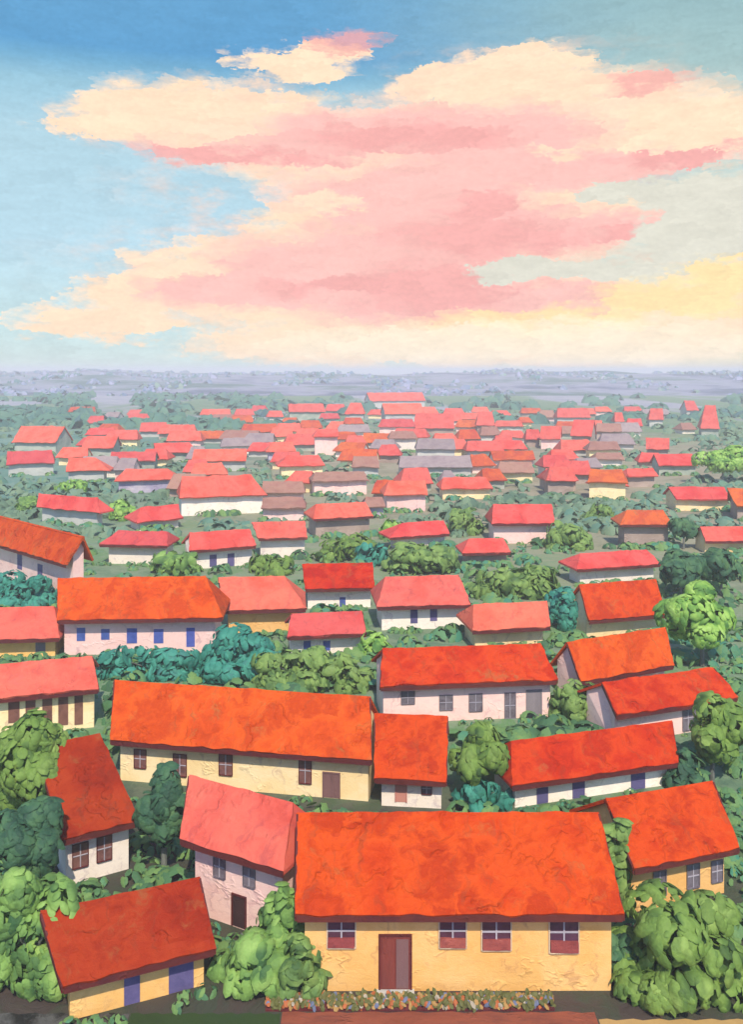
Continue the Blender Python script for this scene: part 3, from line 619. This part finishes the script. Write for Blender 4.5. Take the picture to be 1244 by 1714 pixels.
def s_far(rng):
    py = rng.uniform(690, 900); px = rng.uniform(-40, 1290)
    x, y = ground_at(px, py)
    s = rng.uniform(1.2, 2.2) * (1 + (y - 120) / 500)
    wgt = .9 if px < 330 else (.62 if px < 900 else .7)
    if px > 1120: wgt = .75
    if rng.random() > wgt or not clear(x, y + s * .8, s * .8) or not clear(x, y - 3, 1.5): return None, 0, 0
    return x, y, s
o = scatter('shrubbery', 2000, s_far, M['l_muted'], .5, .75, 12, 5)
o['label'] = 'blue green shrubbery scattered among the far houses'; o['category'] = 'shrubbery'
def hill_z(x, y):
    e = max(0, min(1, (y - 760) / 480)); e = e * e * (3 - 2 * e)
    h = 13 + 9 * noise.noise(Vector((x/330, y/500, .3))) + 5 * noise.noise(Vector((x/80, y/200, 4.)))
    return max(.3, min(24, h * 1.15)) * e - .6 * (1 - e)
def s_hill(rng):
    y = rng.uniform(800, 1750); x = rng.uniform(-.5, .5) * y * 1.0
    g = noise.noise(Vector((x / 60, y / 240, 7.7))) + (.12 if x < -60 else -.02)
    if g < 0: return None, 0, 0
    return x, y, rng.uniform(2.2, 6.0)
def s_wood(rng):
    py = 664 + 54 * rng.random(); px = rng.uniform(-60, 1310)
    x, y = ground_at(px, py)
    wgt = .9 if px < 470 else (.3 if px < 1080 else .7)
    wgt *= max(0, min(1, 5 * (noise.noise(Vector((px / 80, py / 13, 2.2))) + (.08 if px < 470 else -.12))))
    if rng.random() > wgt: return None, 0, 0
    s = rng.uniform(2.5, 5.5) * (1 + (y - 300) / 1600)
    if not clear(x, y, s * .7) or not clear(x, y - 8, 3): return None, 0, 0
    return x, y, s
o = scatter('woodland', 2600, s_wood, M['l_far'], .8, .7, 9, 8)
o['label'] = 'hazy blue green woodland stretching along the horizon'; o['category'] = 'woodland'

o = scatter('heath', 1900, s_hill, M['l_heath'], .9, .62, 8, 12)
o['label'] = 'lilac and blue green scrub covering the hills on the horizon'; o['category'] = 'scrub'
# ------------------------------------------------------------------ ground, hills, foreground strip
def ground_mat():
    m = bpy.data.materials.new('earth and grass'); m.use_nodes = True
    t = NT(m.node_tree); bs = t.n['Principled BSDF']
    tc = t.new('ShaderNodeTexCoord').outputs['Object']
    nA = t.new('ShaderNodeTexNoise', i_Vector=tc, i_Scale=.06, i_Detail=5.0, i_Roughness=.6)
    pd = t.vmath('MULTIPLY_ADD', nA.outputs['Color'], (14, 14, 0), tc)
    vo = t.new('ShaderNodeTexVoronoi', i_Vector=pd, i_Scale=.13)
    sep = t.new('ShaderNodeSeparateColor', i_0=vo.outputs['Color']).outputs[0]
    nB = t.new('ShaderNodeTexNoise', i_Vector=pd, i_Scale=.5, i_Detail=6.0, i_Roughness=.7)
    fac = t.math('ADD', t.math('MULTIPLY', sep, .55), t.math('MULTIPLY', t.smooth(nB.outputs[0], .3, .7), .45))
    green = t.ramp(fac, evenly([(.06,.125,.075),(.11,.19,.105),(.17,.24,.145),(.09,.21,.07),(.15,.23,.16)]))
    earth = t.ramp(fac, evenly([(.17,.18,.115),(.25,.23,.155),(.31,.27,.19),(.14,.22,.10)]))
    teal = t.ramp(fac, evenly([(.045,.15,.115),(.08,.20,.16),(.15,.25,.20),(.09,.22,.14)]))
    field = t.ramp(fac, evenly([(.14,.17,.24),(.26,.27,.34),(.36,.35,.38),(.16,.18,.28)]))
    soil = t.ramp(fac, evenly([(.030,.022,.020),(.05,.035,.028),(.035,.045,.025),(.07,.05,.035)]))  # dark near soil also carries painted shade for the gaps between houses
    def blob(c, r, lo, hi):
        d = t.vmath('LENGTH', t.vmath('MULTIPLY', t.vmath('SUBTRACT', pd, c), (1/r[0], 1/r[1], 0)))
        return t.math('SUBTRACT', 1.0, t.smooth(d, lo, hi))
    col = t.mix(blob((45, 235, 0), (95, 140), .55, 1.25), green, earth)
    col = t.mix(blob((-95, 240, 0), (75, 150), .6, 1.2), col, teal)
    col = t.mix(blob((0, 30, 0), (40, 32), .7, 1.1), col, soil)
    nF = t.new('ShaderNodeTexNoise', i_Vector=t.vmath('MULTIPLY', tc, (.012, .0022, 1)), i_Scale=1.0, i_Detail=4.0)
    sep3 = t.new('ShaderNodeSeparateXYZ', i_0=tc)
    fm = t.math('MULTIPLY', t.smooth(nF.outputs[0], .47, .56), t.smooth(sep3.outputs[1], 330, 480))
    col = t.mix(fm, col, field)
    t.l.new(col, bs.inputs['Base Color']); bs.inputs['Roughness'].default_value = .9
    b = t.new('ShaderNodeBump', i_Height=nB.outputs[0], i_Strength=.6, i_Distance=.4)
    t.l.new(b.outputs[0], bs.inputs['Normal'])
    return m
bm = bmesh.new()
v = [bm.verts.new(p) for p in ((-6000,-300,0),(6000,-300,0),(6000,9000,0),(-6000,9000,0))]
bm.faces.new(v)
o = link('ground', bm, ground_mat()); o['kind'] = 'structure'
# hills along the horizon
def hill_mat():
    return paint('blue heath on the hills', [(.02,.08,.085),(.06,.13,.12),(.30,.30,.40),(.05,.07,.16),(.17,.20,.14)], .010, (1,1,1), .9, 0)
bm = bmesh.new()
nx, ny = 240, 24
rows = []
for i in range(nx + 1):
    row = []
    for j in range(ny + 1):
        x = -1500 + 3000 * i / nx; y = 760 + 1500 * j / ny
        row.append(bm.verts.new((x, y, hill_z(x, y) if 0 < j < ny else -1.5)))
    rows.append(row)
for i in range(nx):
    for j in range(ny): bm.faces.new((rows[i][j], rows[i+1][j], rows[i+1][j+1], rows[i][j+1]))
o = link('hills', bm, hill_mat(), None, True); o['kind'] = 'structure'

def sheet(name, x0, x1, y0, y1, m, z=.004):
    bm = bmesh.new(); n = 24
    top = []; 
    lo = [bm.verts.new((x0 + (x1-x0)*i/n, y0, z)) for i in range(n+1)]
    hi = [bm.verts.new((x0 + (x1-x0)*i/n, y1 + .05 * math.sin(i*2.1) * (0 < i < n), z)) for i in range(n+1)]
    for i in range(n): bm.faces.new((lo[i], lo[i+1], hi[i+1], hi[i]))
    o = link(name, bm, m); o['kind'] = 'structure'; return o
sheet('brick_path', -3.2, 8.0, 28, 32.12, paint('red brick path', [(.20,.055,.03),(.27,.075,.04),(.16,.05,.035)], 1.0, (1,3,1), .8, .4))
sheet('pavement', 8.06, 15.5, 28, 31.75, paint('ochre pavement', [(.36,.22,.085),(.42,.26,.10),(.33,.20,.08)], .4, (1,1,1), .8, .2))
sheet('lawn', -8.6, -3.26, 28, 32.05, paint('dark lawn', [(.022,.045,.012),(.032,.06,.016),(.025,.05,.02)], .5, (1,1,1), .9, .4))
sheet('paving', -16, -8.66, 28, 32.05, paint('dark paving', [(.015,.014,.013),(.02,.02,.018),(.10,.10,.095),(.018,.016,.015)], 1.2, (1,1,1), .8, .4))

# flower bed in front of the large yellow house
t = empty('flower_bed', 'low flower bed of many colours along the front of the large yellow house', 'flower bed', (1.4, 32.45, 0))
bm = bmesh.new(); rng = random.Random(5)
g = [[Vector((-5.2 + 10.4 * i / 40, -.3 + .6 * j / 4, .06 + .10 * math.sin(math.pi * j / 4) + .03 * nz(i, j, 3, .4))) for j in range(5)] for i in range(41)]
slab(bm, g, .16, 2.0, .03)
link('soil', bm, M['eave'], t)
FLC = [('pale', (.30,.26,.20), .08), ('orange', (.36,.11,.03), .14), ('blue', (.12,.14,.22), .09), ('olive', (.10,.105,.03), .46), ('ochre', (.28,.16,.05), .2)]
for nm, c, fr in FLC:
    bm = bmesh.new()
    for k in range(int(1000 * fr)):
        x = rng.uniform(-5.2, 5.2); y = rng.uniform(-.34, .3)
        p = Vector((x, y, .12 + rng.random() * (.16 if nm != 'olive' else .22)))
        dab(bm, p, Vector((rng.uniform(-.5,.5), -.7, rng.uniform(.2,1))), rng.uniform(.07,.16), rng.uniform(.05,.10), rng, 6, .3)
    fm = paint(nm + ' petals', [tuple(q * .75 for q in c), c, tuple(min(.8, q * 1.15) for q in c)], 3.0, (1,1,1), .5, .2)
    o = link_raw('leaves' if nm == 'olive' else 'flowers', bm, fm, t, True); o['kind'] = 'stuff'
    if nm != 'olive': o['label'] = nm + ' flowers'

# ------------------------------------------------------------------ haze
bm = bmesh.new(); box(bm, -6500, 6500, -400, 9500, -1, 31.5)
hz = bpy.data.materials.new('thin air'); hz.use_nodes = True
n = hz.node_tree.nodes; n.clear()
out = n.new('ShaderNodeOutputMaterial'); pv = n.new('ShaderNodeVolumePrincipled')
pv.inputs['Density'].default_value = .00068; pv.inputs['Color'].default_value = (.80, .81, .87, 1); pv.inputs['Anisotropy'].default_value = -.12
hz.node_tree.links.new(pv.outputs[0], out.inputs['Volume'])
o = link('haze', bm, hz); o['kind'] = 'stuff'

# ------------------------------------------------------------------ sky
EL_, AZ_ = math.radians(48), math.radians(172)
W = bpy.data.worlds.new('World'); S.world = W; W.use_nodes = True
t = NT(W.node_tree); t.n.clear()
out = t.new('ShaderNodeOutputWorld'); bg = t.new('ShaderNodeBackground')
t.l.new(bg.outputs[0], out.inputs[0])
d = t.new('ShaderNodeTexCoord').outputs['Generated']
sx = t.new('ShaderNodeSeparateXYZ', i_0=d)
az = t.math('ARCTAN2', sx.outputs[0], sx.outputs[1])
hy = t.math('SQRT', t.math('ADD', t.math('POWER', sx.outputs[0], 2.0), t.math('POWER', sx.outputs[1], 2.0)))
el = t.math('DIVIDE', sx.outputs[2], t.math('MAXIMUM', hy, .001))
pos = t.new('ShaderNodeCombineXYZ', i_0=az, i_1=el).outputs[0]
def sky_pt(px, py):
    u = (px - CX) / F; v = (CY - py) / F
    return math.atan(u), v / math.sqrt(1 + u*u)
sp = t.vmath('MULTIPLY', pos, (7.0, 16.0, 1))
n1 = t.new('ShaderNodeTexNoise', i_Vector=sp, i_Scale=1.6, i_Detail=7.0, i_Roughness=.62)
n2 = t.new('ShaderNodeTexNoise', i_Vector=t.vmath('MULTIPLY', pos, (26.0, 85.0, 1)), i_Scale=1.3, i_Detail=4.0, i_Roughness=.6)
w1 = t.vmath('MULTIPLY', t.vmath('SUBTRACT', n1.outputs['Color'], (.5,.5,.5)), (.13, .045, 0))
w2 = t.vmath('MULTIPLY', t.vmath('SUBTRACT', n2.outputs['Color'], (.5,.5,.5)), (.030, .010, 0))
n3 = t.new('ShaderNodeTexNoise', i_Vector=t.vmath('MULTIPLY', pos, (150.0, 230.0, 1)), i_Scale=1.0, i_Detail=3.0, i_Roughness=.6)
w3 = t.vmath('MULTIPLY', t.vmath('SUBTRACT', n3.outputs['Color'], (.5,.5,.5)), (.028, .012, 0))
cellv = t.new('ShaderNodeTexVoronoi', i_Vector=t.vmath('MULTIPLY', t.vmath('ADD', pos, t.vmath('ADD', w2, w3)), (30.0, 78.0, 1)), i_Scale=1.0)
cellp = t.vmath('MULTIPLY', cellv.outputs['Position'], (1/30.0, 1/78.0, 0))
soft_p = t.vmath('ADD', pos, w3)
wp = t.vmath('ADD', t.vmath('ADD', t.vmath('MULTIPLY', cellp, (.6, .6, 0)), t.vmath('MULTIPLY', soft_p, (.4, .4, 0))), t.vmath('ADD', w1, w2))
cellc = t.new('ShaderNodeSeparateColor', i_0=cellv.outputs['Color']).outputs[0]
def layer(blobs, soft):
    f = None
    for (px, py, rx, ry) in blobs:
        a, v = sky_pt(px, py)
        q = t.vmath('MULTIPLY_ADD', wp, (F / rx, F / ry, 0), (-a * F / rx, -v * F / ry, 0))
        ln = t.vmath('LENGTH', q)
        f = ln if f is None else t.math('MINIMUM', f, ln)
    return t.math('SUBTRACT', 1.0, t.smooth(f, 1 - soft, 1 + soft))
def lin(*c): return srgb(*c)
elr = t.math('MULTIPLY', el, 1 / .45, clamp=True)
def er(py): return max(0, (CY - py) / F / .45)
left = t.ramp(elr, [(0, lin(210,226,222)), (er(560), lin(196,222,224)), (er(420), lin(184,216,228)), (er(250), lin(176,209,220)), (er(160), lin(152,196,214)), (er(125), lin(116,172,204)), (er(100), lin(96,158,202)), (er(0), lin(102,162,204))])
right = t.ramp(elr, [(0, lin(240,228,200)), (er(520), lin(236,226,196)), (er(400), lin(205,216,204)), (er(250), lin(196,214,206)), (er(130), lin(164,194,192)), (er(0), lin(148,184,188))])
mx = t.smooth(t.math('ADD', az, t.math('MULTIPLY', t.math('SUBTRACT', n1.outputs[0], .5), .12)), -.12, .34)
base = t.mix(mx, left, right)
nish = t.new('ShaderNodeTexSky', sky_type='NISHITA', sun_disc=False, sun_elevation=EL_, sun_rotation=AZ_)
nish_s = t.mix(1.0, nish.outputs[0], (.15, .15, .15, 1), 'MULTIPLY')
front = t.smooth(t.math('COSINE', az), -.25, .35)
nish_s = t.mix(1.0, nish_s, (.80, .95, 1.22, 1), 'MULTIPLY')
base = t.mix(t.math('SUBTRACT', 1.0, t.math('MULTIPLY', front, t.math('SUBTRACT', 1.0, t.smooth(el, .46, .75)))), base, nish_s)
base = t.mix(.06, base, nish_s)
st = t.math('MULTIPLY_ADD', t.math('ADD', t.math('SUBTRACT', n2.outputs[0], .5), t.math('SUBTRACT', n3.outputs[0], .5)), .2, 1.0)
CREAM, PEACH, PINK, ROSE, PALE, YEL = lin(255,226,196), lin(253,212,190), lin(250,195,187), lin(241,170,167), lin(222,220,206), lin(254,228,164)
c = base
c = t.mix(layer([(295,190,170,58),(205,212,110,30),(420,195,150,50),(478,112,88,26),(545,85,70,18),(640,245,330,72),(850,150,170,50),(880,112,95,38),(740,140,70,30),(980,190,230,70),(1150,225,160,52),
    (1040,250,210,40),(700,330,240,90),(560,365,140,60),(830,370,260,70),(960,360,130,40),(620,440,330,62),(420,430,160,36),(480,470,280,40),(260,490,130,34),(170,535,135,28),(700,510,430,62),(1010,520,330,48),(1190,480,120,52),(620,575,300,38),(860,575,360,40),(1150,570,200,30)], .22), c, CREAM)
c = t.mix(t.math('MULTIPLY', t.smooth(n1.outputs[0], .42, .62), t.math('MULTIPLY', layer([(420,210,260,60),(900,160,240,80),(600,330,330,140),(500,450,330,90),(800,480,380,90)], .4), .6)), c, PEACH)
c = t.mix(layer([(640,225,300,44),(430,252,190,28),(820,235,190,60),(930,285,200,32),(1110,266,130,15),(690,340,210,70),(850,385,200,44),(1000,375,110,24),(640,440,270,56),(420,455,120,36),(720,500,260,44),(540,495,230,26),(360,480,120,30),(930,500,110,26)], .34), c, PINK)
c = t.mix(t.math('MULTIPLY', layer([(690,232,170,22),(440,262,110,13),(810,345,60,24),(800,395,150,34),(725,480,140,44),(600,480,150,18),(1075,136,80,14),(1000,140,50,14),(1130,263,100,10),(600,66,58,16),(545,85,40,10),(330,262,80,12),(1040,385,60,12)], .4), .75), c, ROSE)
c = t.mix(t.math('MULTIPLY', layer([(290,200,150,42),(370,222,60,14),(870,125,110,34),(950,150,70,22),(950,246,60,10),(545,345,70,14),(480,360,50,12),(1160,195,110,26),(280,440,90,18)], .3), .8), c, CREAM)
c = t.mix(layer([(925,450,140,17),(1060,455,80,22),(1070,322,90,14),(1195,340,85,46),(1180,400,110,34)], .12), c, PALE)
c = t.mix(t.math('MULTIPLY', layer([(1130,505,130,30),(1210,455,70,24),(900,540,200,22)], .35), .75), c, YEL)
c = t.mix(t.math('MULTIPLY', layer([(780,580,330,26),(900,560,260,24),(1080,585,250,20)], .45), .8), c, lin(255,240,214))
st = t.math('ADD', st, t.math('MULTIPLY', t.math('SUBTRACT', cellc, .5), .07))
c = t.mix(1.0, c, st, 'MULTIPLY')
t.l.new(c, bg.inputs[0]); bg.inputs[1].default_value = 1.0

# ------------------------------------------------------------------ sun
sl = bpy.data.lights.new('sun', 'SUN'); sl.energy = 4.7; sl.angle = math.radians(.6); sl.color = (1.0, .88, .70)
so = bpy.data.objects.new('sun', sl); C.objects.link(so)
dirv = Vector((math.sin(AZ_) * math.cos(EL_), math.cos(AZ_) * math.cos(EL_), math.sin(EL_)))
so.rotation_euler = dirv.to_track_quat('Z', 'Y').to_euler()

# ------------------------------------------------------------------ camera
cd = bpy.data.cameras.new('camera'); co = bpy.data.objects.new('camera', cd); C.objects.link(co)
co.location = (0, 0, HC); co.rotation_euler = (math.radians(90), 0, 0)
cd.sensor_fit = 'VERTICAL'; cd.sensor_height = 36; cd.lens = F / 1714 * 36; cd.shift_y = -(857 - CY) / 1714
cd.clip_end = 30000; cd.clip_start = .5
S.camera = co
S.view_settings.view_transform = 'Standard'; S.view_settings.look = 'None'; S.view_settings.exposure = .13; S.view_settings.gamma = 1
S.cycles.use_denoising = True
S.cycles.max_bounces = 5; S.cycles.volume_bounces = 1
